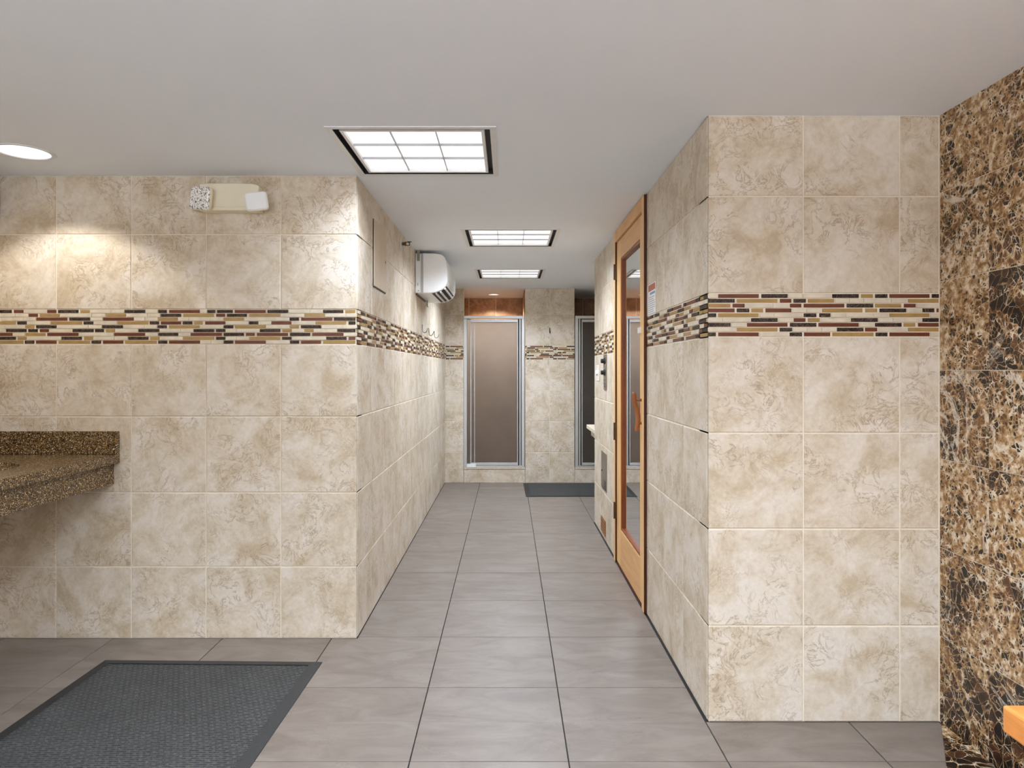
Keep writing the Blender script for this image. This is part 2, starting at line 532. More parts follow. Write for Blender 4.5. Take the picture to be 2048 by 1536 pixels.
R1 = [
 [(515,790,'R'),(800,980,'D'),(1268,1450,'D'),(1458,1545,'G'),(1553,1640,'D'),(1648,1918,'R'),(1928,1990,'D')],
 [(440,630,'D'),(638,913,'G'),(922,1005,'R'),(1013,1100,'D'),(1108,1287,'G'),(1770,1990,'G')],
 [(440,602,'G'),(610,695,'R'),(988,1070,'R'),(1080,1355,'R'),(1363,1545,'D'),(1553,1732,'G'),(1742,1826,'R')],
 [(440,630,'R'),(638,726,'D'),(735,818,'G'),(827,1005,'R'),(1203,1476,'G'),(1486,1573,'G'),(1582,1762,'D'),(1865,1950,'D'),(1958,1990,'R')],
 [(440,508,'D'),(515,790,'G'),(1080,1170,'D'),(1182,1263,'D'),(1648,1918,'G')],
 [(733,913,'D'),(1015,1098,'R'),(1107,1194,'G'),(1393,1575,'D'),(1865,1990,'D')],
 [(440,602,'D'),(705,980,'R'),(988,1170,'D'),(1177,1450,'R'),(1553,1733,'D'),(1741,1825,'G'),(1835,1990,'R')],
 [(638,913,'G'),(920,1008,'D'),(1300,1480,'D'),(1487,1572,'R'),(1770,1990,'G')],
 [(440,506,'D'),(515,790,'R'),(987,1075,'D'),(1082,1262,'R'),(1270,1548,'G'),(1556,1640,'D'),(1648,1918,'R')]]

def fill_row(pieces, u0, u1):
    """Insert cream pieces of sheet lengths between the listed ones."""
    out, cur = [], u0
    for a, b, k in sorted(pieces) + [(u1, u1, None)]:
        a, b = max(a, u0), min(b, u1)
        while a - cur > 0.012:
            L = rnd.choice((0.052, 0.10, 0.15))
            e = cur + L
            if a - e < 0.035: e = a
            out.append((cur, e, 'C')); cur = e
        if k and b - a > 0.006: out.append((a, b, k))
        cur = max(cur, b)
    return out

def mosaic(wall, facing, plane, rows, z0, z1, u0, u1, single):
    """Band of small mosaic pieces; `single`: each its own sub-part, else one joined part."""
    g = 0.004
    t = 0.006
    s = 1 if facing in ('+x', '+y') else -1
    bm = bmesh.new()
    deep = plane - s * 0.004
    if facing in ('-y', '+y'): box(bm, u0, u1, min(deep, deep - s * 0.01), max(deep, deep - s * 0.01), z0, z1)
    else: box(bm, min(deep, deep - s * 0.01), max(deep, deep - s * 0.01), u0, u1, z0, z1)
    band = obj('mosaic_band', bm, 'grout', wall)
    h = (z1 - z0) / len(rows)
    kinds = 'DRGC'
    jb = bmesh.new()
    for i, row in enumerate(rows):
        zt = z1 - i * h
        for a, b, k in row:
            if b - a < 0.010: continue
            out = {'C': 0.0, 'D': 0.0002, 'R': -0.0006, 'G': -0.0012}[k] + rnd.uniform(-0.0004, 0.0004)
            if single(a, b):
                put_tile('mosaic_piece', band, facing, plane + s * out, round(a, 3), round(b, 3), zt - h, zt, k,
                         g if k != 'C' else 0.002, t, 0.0008, 0)
            else:
                p = plane + s * out
                q = p - s * t
                if facing in ('-y', '+y'): box(jb, a + g / 2, b - g / 2, min(p, q), max(p, q), zt - h + g / 2, zt - g / 2, kinds.index(k))
                else: box(jb, min(p, q), max(p, q), a + g / 2, b - g / 2, zt - h + g / 2, zt - g / 2, kinds.index(k))
    if len(jb.verts):
        o = obj('mosaic_pieces_far', jb, list(kinds), band)
        o.name = 'mosaic_field'
        o['kind'] = 'stuff'
    else: jb.free()
    return band

def sheet_rows(u0, u1):
    """The photographed sheet pattern repeated along a wall."""
    sc = px(1280 + 1 / 3.303, 2.464) - px(1280, 2.464)
    per = 1536 * sc
    rows = []
    off = rnd.uniform(0, per)
    for r in R1:
        L = []
        k = -1
        while u0 + k * per - off < u1 + per:
            for a, b, t in r:
                L.append((u0 + k * per + (a - 447) * sc + off, u0 + k * per + (b - 447) * sc + off, t))
            k += 1
        L = [(max(a, u0), min(b, u1), t) for a, b, t in L if b > u0 and a < u1]
        L.sort()
        clean = []
        for a, b, t in L:
            if clean and a < clean[-1][1]: a = clean[-1][1]
            if b - a > 0.01: clean.append((a, b, t))
        rows.append(fill_row(clean, u0, u1))
    return rows

# ------------------------------------------------------------------ room dimensions
YL, YR, YB = 3.231, 2.464, 7.688        # front of left block, front of right block, far wall
XL, XR = -0.717, 0.720                  # corridor walls
XM = 1.556                              # marble wall
XW = -2.43                              # left side wall of the front room
YE = 5.714                              # end of the right corridor wall
YS = 8.706                              # back of the showers
YBACK = -2.0
ZL = [pz(y, YL) for y in (469, 619, 688, 833, 985, 1133.5)]
ZLC = [0.0] + ZL[::-1] + [CEIL]
ZRC = [0.0, 0.347, 0.697, 1.043, 1.391, 1.547, 1.898, CEIL]
MOS = 4                                 # index of the mosaic row in both lists

# floor
fl = struct(boxes('floor', [(-2.55, 1.70, -2.1, 8.85, -0.12, -0.004)], 'floor_grout'))
P = 0.5165
fx = [-0.321 + P * k for k in range(-5, 6)]
fy = [3.249 + P * k for k in range(-11, 12)]
def clip(a, b, lo, hi): return max(a, lo), min(b, hi)
areas = [(XW, XM, YBACK, YR), (XW, XR, YR, YL), (XL, XR, YL, YE), (XL, 1.50, YE, YB + 0.10)]
xsall = sorted(fx)
for (ax0, ax1, ay0, ay1) in areas:
    for a, b in zip(fx, fx[1:]):
        a, b = clip(a, b, ax0, ax1)
        if b - a < 0.02: continue
        for c, d in zip(fy, fy[1:]):
            c2, d2 = clip(c, d, ay0, ay1)
            # tiles that straddle two areas are laid whole where the area is open on that side
            if d2 - c2 < 0.005: continue
            cut0 = c2 > c + 1e-6; cut1 = d2 < d - 1e-6
            wall_here = {}
            put = True
            if put:
                g = 0.0042
                v0, v1 = c2, d2
                # seam between areas inside one tile: no joint
                if cut0 and any(abs(c2 - q) < 1e-6 for q in (YR, YL, YE)): v0 -= g / 2
                if cut1 and any(abs(d2 - q) < 1e-6 for q in (YR, YL, YE)): v1 += g / 2
                put_tile('floor_tile', fl, 'up', 0.0, a, b, v0, v1, 'floor_tile', g, 0.008, 0.0009, 0.0)
# marble paving beside the bench, cut on a slant
bm = bmesh.new()
prism(bm, [(XM, 2.455), (1.398, 2.179), (1.36, 2.11), (1.36, 0.2), (XM, 0.2)], 'z', -0.004, 0.005)
ms = obj('marble_paving', bm, 'marble', fl, 0.0015)

# ceiling with openings
TROF = [(-0.372, 2.899), (0.015, 4.763), (0.015, 6.529), (-0.372, 0.75), (-0.372, -1.1), (0.95, 1.0), (0.95, -0.85), (-1.5, -0.2)]  # last five are unseen lights added to brighten the front room
DOWN = [(-2.045, 2.88, 0.098), (-2.045, 1.05, 0.098), (-0.18, 8.30, 0.062)]  # second one is an unseen downlight added for extra light
HT = 0.305
def ceiling():
    holes = [(x - HT, x + HT, y - HT, y + HT) for x, y in TROF] + [(x - 1.3 * r, x + 1.3 * r, y - 1.3 * r, y + 1.3 * r) for x, y, r in DOWN]
    xs = sorted({-2.55, 1.70} | {v for h in holes for v in h[:2]})
    ys = sorted({-2.1, 8.85} | {v for h in holes for v in h[2:]})
    bm = bmesh.new()
    V = {}
    def v(x, y):
        k = (round(x, 5), round(y, 5))
        if k not in V: V[k] = bm.verts.new((x, y, CEIL))
        return V[k]
    for x0, x1 in zip(xs, xs[1:]):
        for y0, y1 in zip(ys, ys[1:]):
            cx, cy = (x0 + x1) / 2, (y0 + y1) / 2
            if any(h[0] < cx < h[1] and h[2] < cy < h[3] for h in holes): continue
            bm.faces.new((v(x0, y0), v(x0, y1), v(x1, y1), v(x1, y0)))
    ret = bmesh.ops.extrude_face_region(bm, geom=bm.faces[:])
    bmesh.ops.translate(bm, verts=[g for g in ret['geom'] if isinstance(g, bmesh.types.BMVert)], vec=(0, 0, 0.03))
    # round openings: square plate with a circular hole
    for x, y, r in DOWN:
        n = 32
        for zz in (CEIL,):
            inner, outer = [], []
            for k in range(n):
                a = 2 * math.pi * k / n
                c, s = math.cos(a), math.sin(a)
                m = 1.3 * r / max(abs(c), abs(s))
                inner.append(bm.verts.new((x + r * c, y + r * s, zz)))
                outer.append(bm.verts.new((x + m * c, y + m * s, zz)))
            for k in range(n):
                j = (k + 1) % n
                bm.faces.new((inner[k], inner[j], outer[j], outer[k]))
    return obj('ceiling', bm, 'ceiling')
struct(ceiling())

# walls ------------------------------------------------------------
DP = 0.0035            # how far the grout lies behind the tile faces
# left block, front
wl = struct(boxes('wall_left', [(XW - 0.1, XL - DP, YL + DP, YL + 0.11, 0, CEIL)], 'grout'))
ul = [XW] + [px(x, YL) for x in (-38, 112, 262.5, 412, 561.5)] + [XL]
wall_tiles(wl, '-y', YL, ul, ZLC, skip=(MOS,))
rows = []
for r1, r2 in zip(L1, L2):
    L = [(px(a / 5.689, YL), px(b / 5.689, YL), k) for a, b, k in r1] + [(px(340 + a / 5.389, YL), px(340 + b / 5.389, YL), k) for a, b, k in r2]
    rows.append(fill_row(L, px(-12, YL), XL))
mosaic(wl, '-y', YL, rows, ZLC[MOS], ZLC[MOS + 1], XW, XL - DP, lambda a, b: True)
# left corridor wall
wc = struct(boxes('wall_corridor_left', [(XL - 0.12, XL - DP, YL + 0.11, YS + 0.1, 0, CEIL), (XL - 0.05, XL - DP, YL + DP + 0.001, YL + 0.12, 0, CEIL)], 'grout'))
yc = [YL + 0.0095, 3.578]
while yc[-1] + 0.351 < YB - 0.05: yc.append(yc[-1] + 0.351)
yc.append(YB)
# the tile field leaves an opening for the access panel
AP = (3.605, 3.962, 1.712, 2.072)
wall_tiles(wc, '+x', XL, yc, ZLC, skip=(MOS,))
rows = sheet_rows(YL + 0.0095, YB)
mosaic(wc, '+x', XL, rows, ZLC[MOS], ZLC[MOS + 1], YL + 0.0095, YB, lambda a, b: 0.717 * F / a - 0.717 * F / b >= 6.5)
# right block, front
wr = struct(boxes('wall_right', [(XR + DP, XM + 0.1, YR + DP, YR + 0.11, 0, CEIL)], 'grout'))
ur = [XR] + [px(x, YR) for x in (1607, 1800)] + [XM]
wall_tiles(wr, '-y', YR, ur, ZRC, skip=(MOS,))
rows = [fill_row([(px(1280 + a / 3.303, YR), px(1280 + b / 3.303, YR), k) for a, b, k in r], XR, XM) for r in R1]
mosaic(wr, '-y', YR, rows, ZRC[MOS], ZRC[MOS + 1], XR + DP, XM, lambda a, b: True)
# right corridor wall: nearer piece, farther piece, either side of the door
DY0, DY1 = 3.556, 4.572
wn = struct(boxes('wall_corridor_right', [(XR + DP, XR + 0.12, YR + 0.11, DY0, 0, CEIL), (XR + DP, XR + 0.05, YR + DP + 0.001, YR + 0.12, 0, CEIL),
                                          (XR + DP, XR + 0.12, DY1, YE - DP, 0, CEIL), (XR + 0.075, XR + 0.12, DY0, DY1, 0, CEIL)], 'grout'))
yn = [YR + 0.0095, 2.818, 3.160, 3.511, DY0]
yf = [DY1, 4.66, 5.01, 5.362, YE]
for yy in (yn, yf):
    wall_tiles(wn, '-x', XR, yy, ZRC, skip=(MOS,))
    mosaic(wn, '-x', XR, sheet_rows(yy[0], yy[-1]), ZRC[MOS], ZRC[MOS + 1], yy[0], yy[-1],
           lambda a, b: 0.72 * F / a - 0.72 * F / b >= 6.5)
# return of the right wall into the alcove, and the alcove's side
wa = struct(boxes('wall_alcove', [(XR + 0.12, 1.62, YE - 0.11, YE - DP, 0, CEIL), (1.50 + DP, 1.62, YE, YS + 0.1, 0, CEIL)], 'grout'))
wall_tiles(wa, '+y', YE, [XR + 0.0095, 1.07, 1.42, 1.50], ZRC)
wall_tiles(wa, '-x', 1.50, [YE, 6.06, 6.41, 6.76, 7.11, 7.46, YB], ZRC)
# far wall: strip left of the first shower, pier between the showers, strip at the right
S1 = (px(927.5, YB), px(1050, YB))
S2 = (px(1149.5, YB), px(1272, YB))
wb = struct(boxes('wall_back', [(XL - DP, S1[0] - DP, YB + DP, YB + 0.12, 0, CEIL), (S1[1] + DP, S2[0] - DP, YB + DP, YS, 0, CEIL),
                                (S2[1] + DP, 1.50, YB + DP, YS, 0, CEIL)], 'grout'))
for uu in ([XL, S1[0]], [S1[1], px(1099, YB), S2[0]], [S2[1], 1.50]):
    wall_tiles(wb, '-y', YB, uu, ZRC, skip=(MOS,))
    mosaic(wb, '-y', YB, sheet_rows(uu[0], uu[-1]), ZRC[MOS], ZRC[MOS + 1], uu[0] + DP, uu[-1] - DP, lambda a, b: False)
# shower enclosures
ws = struct(boxes('wall_shower', [(XL - 0.1, 1.62, YS + DP, YS + 0.1, 0, CEIL), (S1[0] - 0.09, S1[0] - 0.06 - DP, YB + 0.12, YS, 0, CEIL)], 'grout'))
sx = [S1[0] - 0.06 + 0.0] + [px(938.5, YS) , px(992, YS)] + [S1[1]]
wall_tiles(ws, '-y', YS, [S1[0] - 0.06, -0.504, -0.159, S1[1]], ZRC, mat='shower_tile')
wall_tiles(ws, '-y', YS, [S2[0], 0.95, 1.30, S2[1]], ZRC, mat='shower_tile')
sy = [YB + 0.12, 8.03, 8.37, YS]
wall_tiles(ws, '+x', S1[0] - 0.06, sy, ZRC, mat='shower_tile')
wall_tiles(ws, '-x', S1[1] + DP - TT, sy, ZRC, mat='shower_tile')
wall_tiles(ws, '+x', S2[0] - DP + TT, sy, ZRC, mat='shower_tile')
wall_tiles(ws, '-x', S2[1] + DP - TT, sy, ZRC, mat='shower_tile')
# shower curbs
for k, S in enumerate((S1, S2)):
    zc = pz(938, YB)
    cb = struct(boxes('trim_%d' % (k + 1), [(S[0], S[1], YB + DP, YB + 0.12, 0, zc)], 'grout'))
    md = px(989, YB) if k == 0 else px(1211, YB)
    for a, b in ((S[0], md), (md, S[1])):
        put_tile('curb_tile', cb, '-y', YB, a, b, 0, zc, 'wall_tile', 0.005, TT, TB)
    boxes('curb_cap', [(S[0], S[1], YB - 0.006, YB + 0.125, zc, pz(935, YB))], 'C', cb, 0.003)
    boxes('shower_pan', [(S[0], S[1], YB + 0.12, YS, -0.004, 0.03)], 'grout', cb)
# marble wall
wm = struct(boxes('wall_marble', [(XM + 0.002, XM + 0.12, YBACK, YR + DP, 0, CEIL)], 'grout'))
pm = 0.3195
zm = sorted([HC + pm * k for k in range(-3, 3)] + [0.0, CEIL])
zm = [z for z in zm if 0 <= z <= CEIL]
ym = [YR - 0.001, 2.2125]
while ym[-1] - pm > YBACK: ym.append(ym[-1] - pm)
ym.append(YBACK)
ym = ym[::-1]
for a, b in zip(ym, ym[1:]):
    for c, d in zip(zm, zm[1:]):
        put_tile('marble_tile', wm, '-x', XM, a, b, c, d, 'marble', 0.0025, 0.009, 0.0008, 0.0002)
# side and rear walls of the front room (behind the viewpoint)
struct(boxes('wall_vanity', [(XW - 0.1, XW, YBACK, YL + DP, 0, CEIL)], 'wall_tile'))
struct(boxes('wall_rear', [(XW - 0.1, XM + 0.1, YBACK - 0.1, YBACK, 0, CEIL)], 'wall_tile'))

# ------------------------------------------------------------------ ceiling lights
TL = ['square recessed ceiling light nearest the camera, above the left wall corner',
      'middle one of the three square recessed ceiling lights along the corridor',
      'farthest square recessed ceiling light, just before the showers',
      'added unseen square fill light of the front room, behind the viewpoint',
      'added unseen square fill light at the rear of the front room, behind the viewpoint',
      'added unseen square fill light above the wooden bench, outside the frame',
      'added unseen square fill light by the marble wall at the rear, outside the frame',
      'added unseen square fill light between vanity and rear wall, outside the frame']
for i, (x, y) in enumerate(TROF):
    t = thing('ceiling_light', TL[i], 'ceiling light', (x, y, CEIL), 'square recessed ceiling lights')
    def ring(a, b, z0, z1, name, mat, bev=0.0):
        return boxes(name, [(x - a, x + a, y - a, y - b, z0, z1), (x - a, x + a, y + b, y + a, z0, z1),
                            (x - a, x - b, y - b, y + b, z0, z1), (x + b, x + a, y - b, y + b, z0, z1)], mat, t, bev)
    ring(0.325, 0.301, CEIL - 0.004, CEIL + 0.002, 'trim_flange', 'white_metal')
    ring(0.304, 0.270, CEIL + 0.022, CEIL + 0.028, 'shadow_gap', 'black')
    ring(0.304, 0.3005, CEIL - 0.002, CEIL + 0.024, 'housing_edge', 'black')
    ring(0.279, 0.266, CEIL - 0.002, CEIL + 0.026, 'door_frame', 'louvre', 0.002)
    boxes('housing', [(x - 0.304, x + 0.304, y - 0.304, y + 0.304, CEIL + 0.075, CEIL + 0.09),
                      (x - 0.304, x - 0.268, y - 0.304, y + 0.304, CEIL + 0.024, CEIL + 0.08), (x + 0.268, x + 0.304, y - 0.304, y + 0.304, CEIL + 0.024, CEIL + 0.08),
                      (x - 0.304, x + 0.304, y - 0.304, y - 0.268, CEIL + 0.024, CEIL + 0.08), (x - 0.304, x + 0.304, y + 0.268, y + 0.304, CEIL + 0.024, CEIL + 0.08)], 'louvre', t)
    boxes('diffuser', [(x - 0.268, x + 0.268, y - 0.268, y + 0.268, CEIL + 0.013, CEIL + 0.018)], 'lamp_white', t)
    for k in (-1, 1):
        c = k * 0.0887
        boxes('louvre_blade', [(x + c - 0.0015, x + c + 0.0015, y - 0.267, y + 0.267, CEIL + 0.003, CEIL + 0.0125)], 'louvre_edge', t)
        boxes('louvre_blade', [(x - 0.267, x + 0.267, y + c - 0.0015, y + c + 0.0015, CEIL + 0.003, CEIL + 0.0125)], 'louvre_edge', t)
    ld = bpy.data.lights.new('troffer_lamp', 'AREA')
    ld.shape = 'SQUARE'; ld.size = 0.52; ld.energy = TROFFER_W[i]; ld.spread = math.radians(TROFFER_SPREAD)
    ld.color = (0.84, 0.95, 1.10)
    lo = bpy.data.objects.new('troffer_lamp', ld)
    COL.objects.link(lo)
    lo.parent = t
    lo.location = (0, 0, -0.003)

DL = ['round recessed downlight over the granite vanity at the left edge', 'added unseen fill downlight over the near end of the vanity, outside the frame',
      'small round downlight in the ceiling of the first shower']
for i, (x, y, r) in enumerate(DOWN):
    t = thing('downlight', DL[i], 'downlight', (x, y, CEIL), 'round recessed downlights')
    bm = bmesh.new()
    lathe(bm, [(r * 1.0, 0.004), (r * 1.0, -0.003), (r * 1.12, -0.004), (r * 1.20, 0.0005), (r * 1.0, 0.004)], (x, y, CEIL), seg=40, cap=False)
    obj('trim_ring', bm, 'white_metal', t, smooth=True)
    bm = bmesh.new()
    lathe(bm, [(r * 1.0, 0.0), (r * 0.9, 0.06), (r * 0.92, 0.06), (r * 1.02, 0.0)], (x, y, CEIL), seg=40, cap=False)
    obj('reflector', bm, 'louvre', t, smooth=True)
    bm = bmesh.new()
    lathe(bm, [(r * 0.985, 0.008), (r * 0.985, 0.012)], (x, y, CEIL), seg=40)
    obj('lens', bm, 'down_lens', t)
    ld = bpy.data.lights.new('downlight_lamp', 'SPOT')
    ld.energy = DOWN_W if i < 2 else SHOWER_W
    ld.spot_size = math.radians(118 if i < 2 else 142); ld.spot_blend = 0.3
    ld.shadow_soft_size = r * 0.3
    ld.color = (1.0, 0.97, 0.93)
    lo = bpy.data.objects.new('downlight_lamp', ld)
    COL.objects.link(lo)
    lo.parent = t
    lo.location = (0, 0, -0.01)

# ------------------------------------------------------------------ sauna door (right corridor wall)
XC = 0.704                     # front of the casing
dr = boxes('door_1', [(0.712, 0.79, DY0, DY1, 0.0, 0.006)], 'dark_wood')
struct(dr, 'honey wooden door with tall mirror-like glass in the right corridor wall')
CT = CEIL - 0.006
DH = 2.114
cs = boxes('casing_jamb', [(XC, 0.78, DY0, DY0 + 0.055, 0.004, CT)], 'door_wood', dr, 0.002)
boxes('jamb_edge', [(XC + 0.0015, XR + 0.002, DY0 - 0.0015, DY0 + 0.001, 0.004, CT)], 'dark_wood', cs)
cs2 = boxes('casing_jamb', [(XC, 0.78, DY1 - 0.06, DY1, 0.004, CT)], 'door_wood', dr, 0.002)
boxes('jamb_edge', [(XC + 0.0015, XR, DY1 - 0.0615, DY1 - 0.059, 0.004, DH)], 'dark_wood', cs2)
boxes('casing_head', [(XC, 0.78, DY0 + 0.055, DY1 - 0.06, DH, CT)], 'rail_wood', dr, 0.002)
A0, A1 = DY0 + 0.058, DY1 - 0.063        # leaf
XF = 0.716
g0, g1, gz0, gz1 = 3.716, 4.363, 0.2486, 1.985
boxes('stile', [(XF, XF + 0.044, A0, g0, 0.014, DH - 0.005)], 'door_wood', dr, 0.002)
boxes('stile', [(XF, XF + 0.044, g1, A1, 0.014, DH - 0.005)], 'door_wood', dr, 0.002)
boxes('rail', [(XF, XF + 0.044, g0, g1, gz1 + 0.0, DH - 0.005)], 'rail_wood', dr, 0.001)
boxes('rail', [(XF, XF + 0.044, g0, g1, 0.014, gz0)], 'rail_wood', dr, 0.001)
gb = 0.016
def bead(lst, mat): boxes('glazing_bead', lst, mat, dr, 0.002)
bead([(XF + 0.004, XF + 0.03, g1 - gb, g1, gz0, gz1)], 'bead_wood')
bead([(XF + 0.004, XF + 0.03, g0, g0 + gb, gz0, gz1)], 'bead_wood')
bead([(XF + 0.004, XF + 0.03, g0 + gb, g1 - gb, gz1 - gb, gz1)], 'bead_wood')
bead([(XF + 0.004, XF + 0.03, g0 + gb, g1 - gb, gz0, gz0 + gb)], 'bead_wood')
boxes('glass_pane', [(XF + 0.019, XF + 0.025, g0 + 0.004, g1 - 0.004, gz0 + 0.004, gz1 - 0.004)], 'mirror', dr)
for za, zb in ((1.867, 1.97), (0.81, 0.924), (0.29, 0.40)):
    bm = bmesh.new()
    tube(bm, [(XC - 0.004, A1 + 0.002, za), (XC - 0.004, A1 + 0.002, zb)], 0.006, 10)
    box(bm, XC - 0.002, XF - 0.001, A1 - 0.004, A1 + 0.012, za + 0.004, zb - 0.004)
    obj('hinge', bm, 'bronze', dr)
# S-shaped wooden pull
bm = bmesh.new()
pts = []
for k in range(19):
    s = k / 18.0
    z = 1.152 - 0.212 * s
    x = 0.682 + 0.008 * math.sin((s - 0.12) * 2 * math.pi - math.pi / 2) * (1 if s < 1 else 1) + 0.012 * s
    y = 3.668 + 0.004 * math.sin(s * math.pi)
    pts.append((x, y, z))
rr = [0.006 + 0.0065 * math.sin(min(1, (min(k, 18 - k) + 0.6) / 3.0) * math.pi / 2) for k in range(19)]
tube(bm, pts, rr, 12)
for z, x in ((1.11, 0.684), (0.985, 0.692)):
    tube(bm, [(x, 3.668, z), (XF + 0.002, 3.668, z)], 0.007, 8)
hd = obj('pull_handle', bm, 'handle_wood', dr, smooth=True)
hd['label'] = 'S-shaped reddish wooden pull'
boxes('latch', [(XC - 0.004, XF + 0.002, g0 - 0.035, g0 - 0.012, 1.47, 1.50)], 'white_plastic', dr, 0.002)

# ------------------------------------------------------------------ shower doors (far wall)
def shower_door(name, label, S, mirror):
    t = thing(name, label, 'shower door', ((S[0] + S[1]) / 2, YB, pz(935, YB)), 'framed shower doors')
    zb, zt = pz(935, YB) + 0.001, pz(631.6, YB)
    yf, yk = YB - 0.004, YB + 0.045
    X = (lambda p: px(p, YB) - px(928, YB) + S[0]) if not mirror else (lambda p: S[1] - (px(p, YB) - px(928, YB)))
    def bx(name, p0, p1, z0, z1, mat, y0=yf, y1=yk, par=t, bev=0.0015):
        a, b = sorted((X(p0), X(p1)))
        return boxes(name, [(a, b, y0, y1, z0, z1)], mat, par, bev)
    bx('header', 928, 1049.6, pz(637.3, YB), zt, 'alu', yf - 0.006)
    bx('jamb', 928, 934.2, zb, pz(637.3, YB), 'alu')
    bx('jamb', 1043.6, 1049.6, zb, pz(637.3, YB), 'alu')
    bx('sill', 934.2, 1043.6, zb, pz(931.5, YB), 'alu', yf, yk)
    zg0, zg1 = pz(931.5, YB), pz(637.3, YB)
    bx('fixed_pane', 934.2, 941, zg0, zg1, 'glass', YB + 0.024, YB + 0.029, bev=0)
    bx('mullion', 941, 943.2, zg0, zg1, 'alu', YB + 0.006, YB + 0.04)
    # the door leaf
    lf = bx('leaf_rail', 943.2, 1036.3, pz(644.2, YB), pz(639, YB), 'alu', YB + 0.004, YB + 0.03)
    bx('leaf_rail', 943.2, 1036.3, pz(930.4, YB), pz(925.6, YB), 'alu', YB + 0.004, YB + 0.03)
    bx('leaf_stile', 1034.8, 1036.6, pz(930.4, YB), pz(639, YB), 'alu', YB + 0.002, YB + 0.03)
    bx('leaf_pane', 943.2, 1034.9, pz(925.8, YB), pz(644, YB), 'glass', YB + 0.014, YB + 0.019, bev=0)
    bx('glazing_strip', 949, 950.2, pz(925.8, YB), pz(644, YB), 'alu', YB + 0.012, YB + 0.0145, bev=0)
    bx('seal', 1036.6, 1039.2, zg0, zg1, 'black', YB + 0.02, YB + 0.035, bev=0)
    bx('post', 1039.2, 1042, zg0, zg1, 'alu', YB + 0.0, YB + 0.04)
    bx('seal', 1042, 1043.6, zg0, zg1, 'dark_gap', YB + 0.02, YB + 0.035, bev=0)
    bx('pivot_block', 934.2, 952.8, zb + 0.002, pz(928, YB), 'white_plastic', yf - 0.006, YB + 0.02)
    return t
shower_door('shower_door', 'aluminium framed shower door with glowing taupe obscure glass, left of the tiled pier', S1, False)
shower_door('shower_door', 'dark brown glass shower door right of the tiled pier, half hidden by the corridor wall', S2, True)

# ------------------------------------------------------------------ granite vanity at the left
VZ = pz(908, YL)
VX = px(240, YL)
t = thing('vanity', 'speckled brown granite vanity with splash and apron at the left edge', 'vanity', (-2.13, 2.0, VZ - 0.15))
SCX, SCY, SR = -2.20, 2.73, 0.20
bm = bmesh.new()
V0, V1 = 0.6, YL - 0.001
n = 48
def rect_pt(a):
    c, s = math.cos(a), math.sin(a)
    x0, x1, y0, y1 = XW + 0.001, VX, SCY - 0.32, SCY + 0.32
    k = min(((x1 - SCX) / c if c > 1e-6 else ((x0 - SCX) / c if c < -1e-6 else 1e9)),
            ((y1 - SCY) / s if s > 1e-6 else ((y0 - SCY) / s if s < -1e-6 else 1e9)))
    return SCX + c * k, SCY + s * k
cor = [math.atan2(yy, xx) for xx in (VX - SCX, XW + 0.001 - SCX) for yy in (0.32, -0.32)]
angs = sorted([2 * math.pi * k / n - math.pi for k in range(n)] + cor)
for (zz, up) in ((VZ, 1), (VZ - 0.04, 0)):
    inn = [bm.verts.new((SCX + SR * math.cos(a), SCY + SR * math.sin(a), zz)) for a in angs]
    ou = [bm.verts.new((*rect_pt(a), zz)) for a in angs]
    for k in range(len(angs)):
        j = (k + 1) % len(angs)
        bm.faces.new((inn[k], inn[j], ou[j], ou[k]))
    if up: topi, topo = inn, ou
    else:
        for k in range(len(angs)):
            j = (k + 1) % len(angs)
            bm.faces.new((topi[k], topi[j], inn[j], inn[k]))
            bm.faces.new((topo[k], topo[j], ou[j], ou[k]))
box(bm, XW + 0.001, VX, V0, SCY - 0.32, VZ - 0.04, VZ)
box(bm, XW + 0.001, VX, SCY + 0.32, V1, VZ - 0.04, VZ)
obj('countertop', bm, 'granite', t)
AX = px(228.5, YL)
boxes('apron', [(AX - 0.025, AX, V0, V1, pz(968, YL), VZ - 0.04)], 'granite', t, 0.002)
boxes('side_splash', [(XW + 0.001, VX, YL - 0.021, V1, VZ + 0.0005, pz(862, YL))], 'granite', t, 0.0025)
boxes('back_splash', [(XW + 0.001, XW + 0.021, V0, YL - 0.022, VZ + 0.0005, pz(862, YL))], 'granite', t, 0.0025)
bm = bmesh.new()
prof = [(SR + 0.015, -0.041), (SR + 0.004, -0.041), (SR * 0.97, -0.06), (SR * 0.86, -0.11), (SR * 0.62, -0.15), (SR * 0.3, -0.168), (0.03, -0.172)]
lathe(bm, prof, (SCX, SCY, VZ), seg=40, cap=False)
obj('sink_bowl', bm, 'porcelain', t, smooth=True)
bm = bmesh.new()
lathe(bm, [(0.028, -0.1715), (0.028, -0.168), (0.012, -0.168)], (SCX, SCY, VZ), seg=20)
obj('drain', bm, 'steel', t)
# box over the vanity whose end just shows at the left edge of the picture
t = thing('light_valance', 'dark edged white valance on the side wall at the upper left edge', 'valance', (-2.416, 2.2, 1.966))
boxes('face_board', [(XW + 0.001, -2.4035, 1.2, YL - 0.006, 2.01, CEIL - 0.003)], 'dark_wood', t)
boxes('lower_trim', [(XW + 0.001, -2.4035, 1.2, YL - 0.006, 1.968, 2.009)], 'white_metal', t)

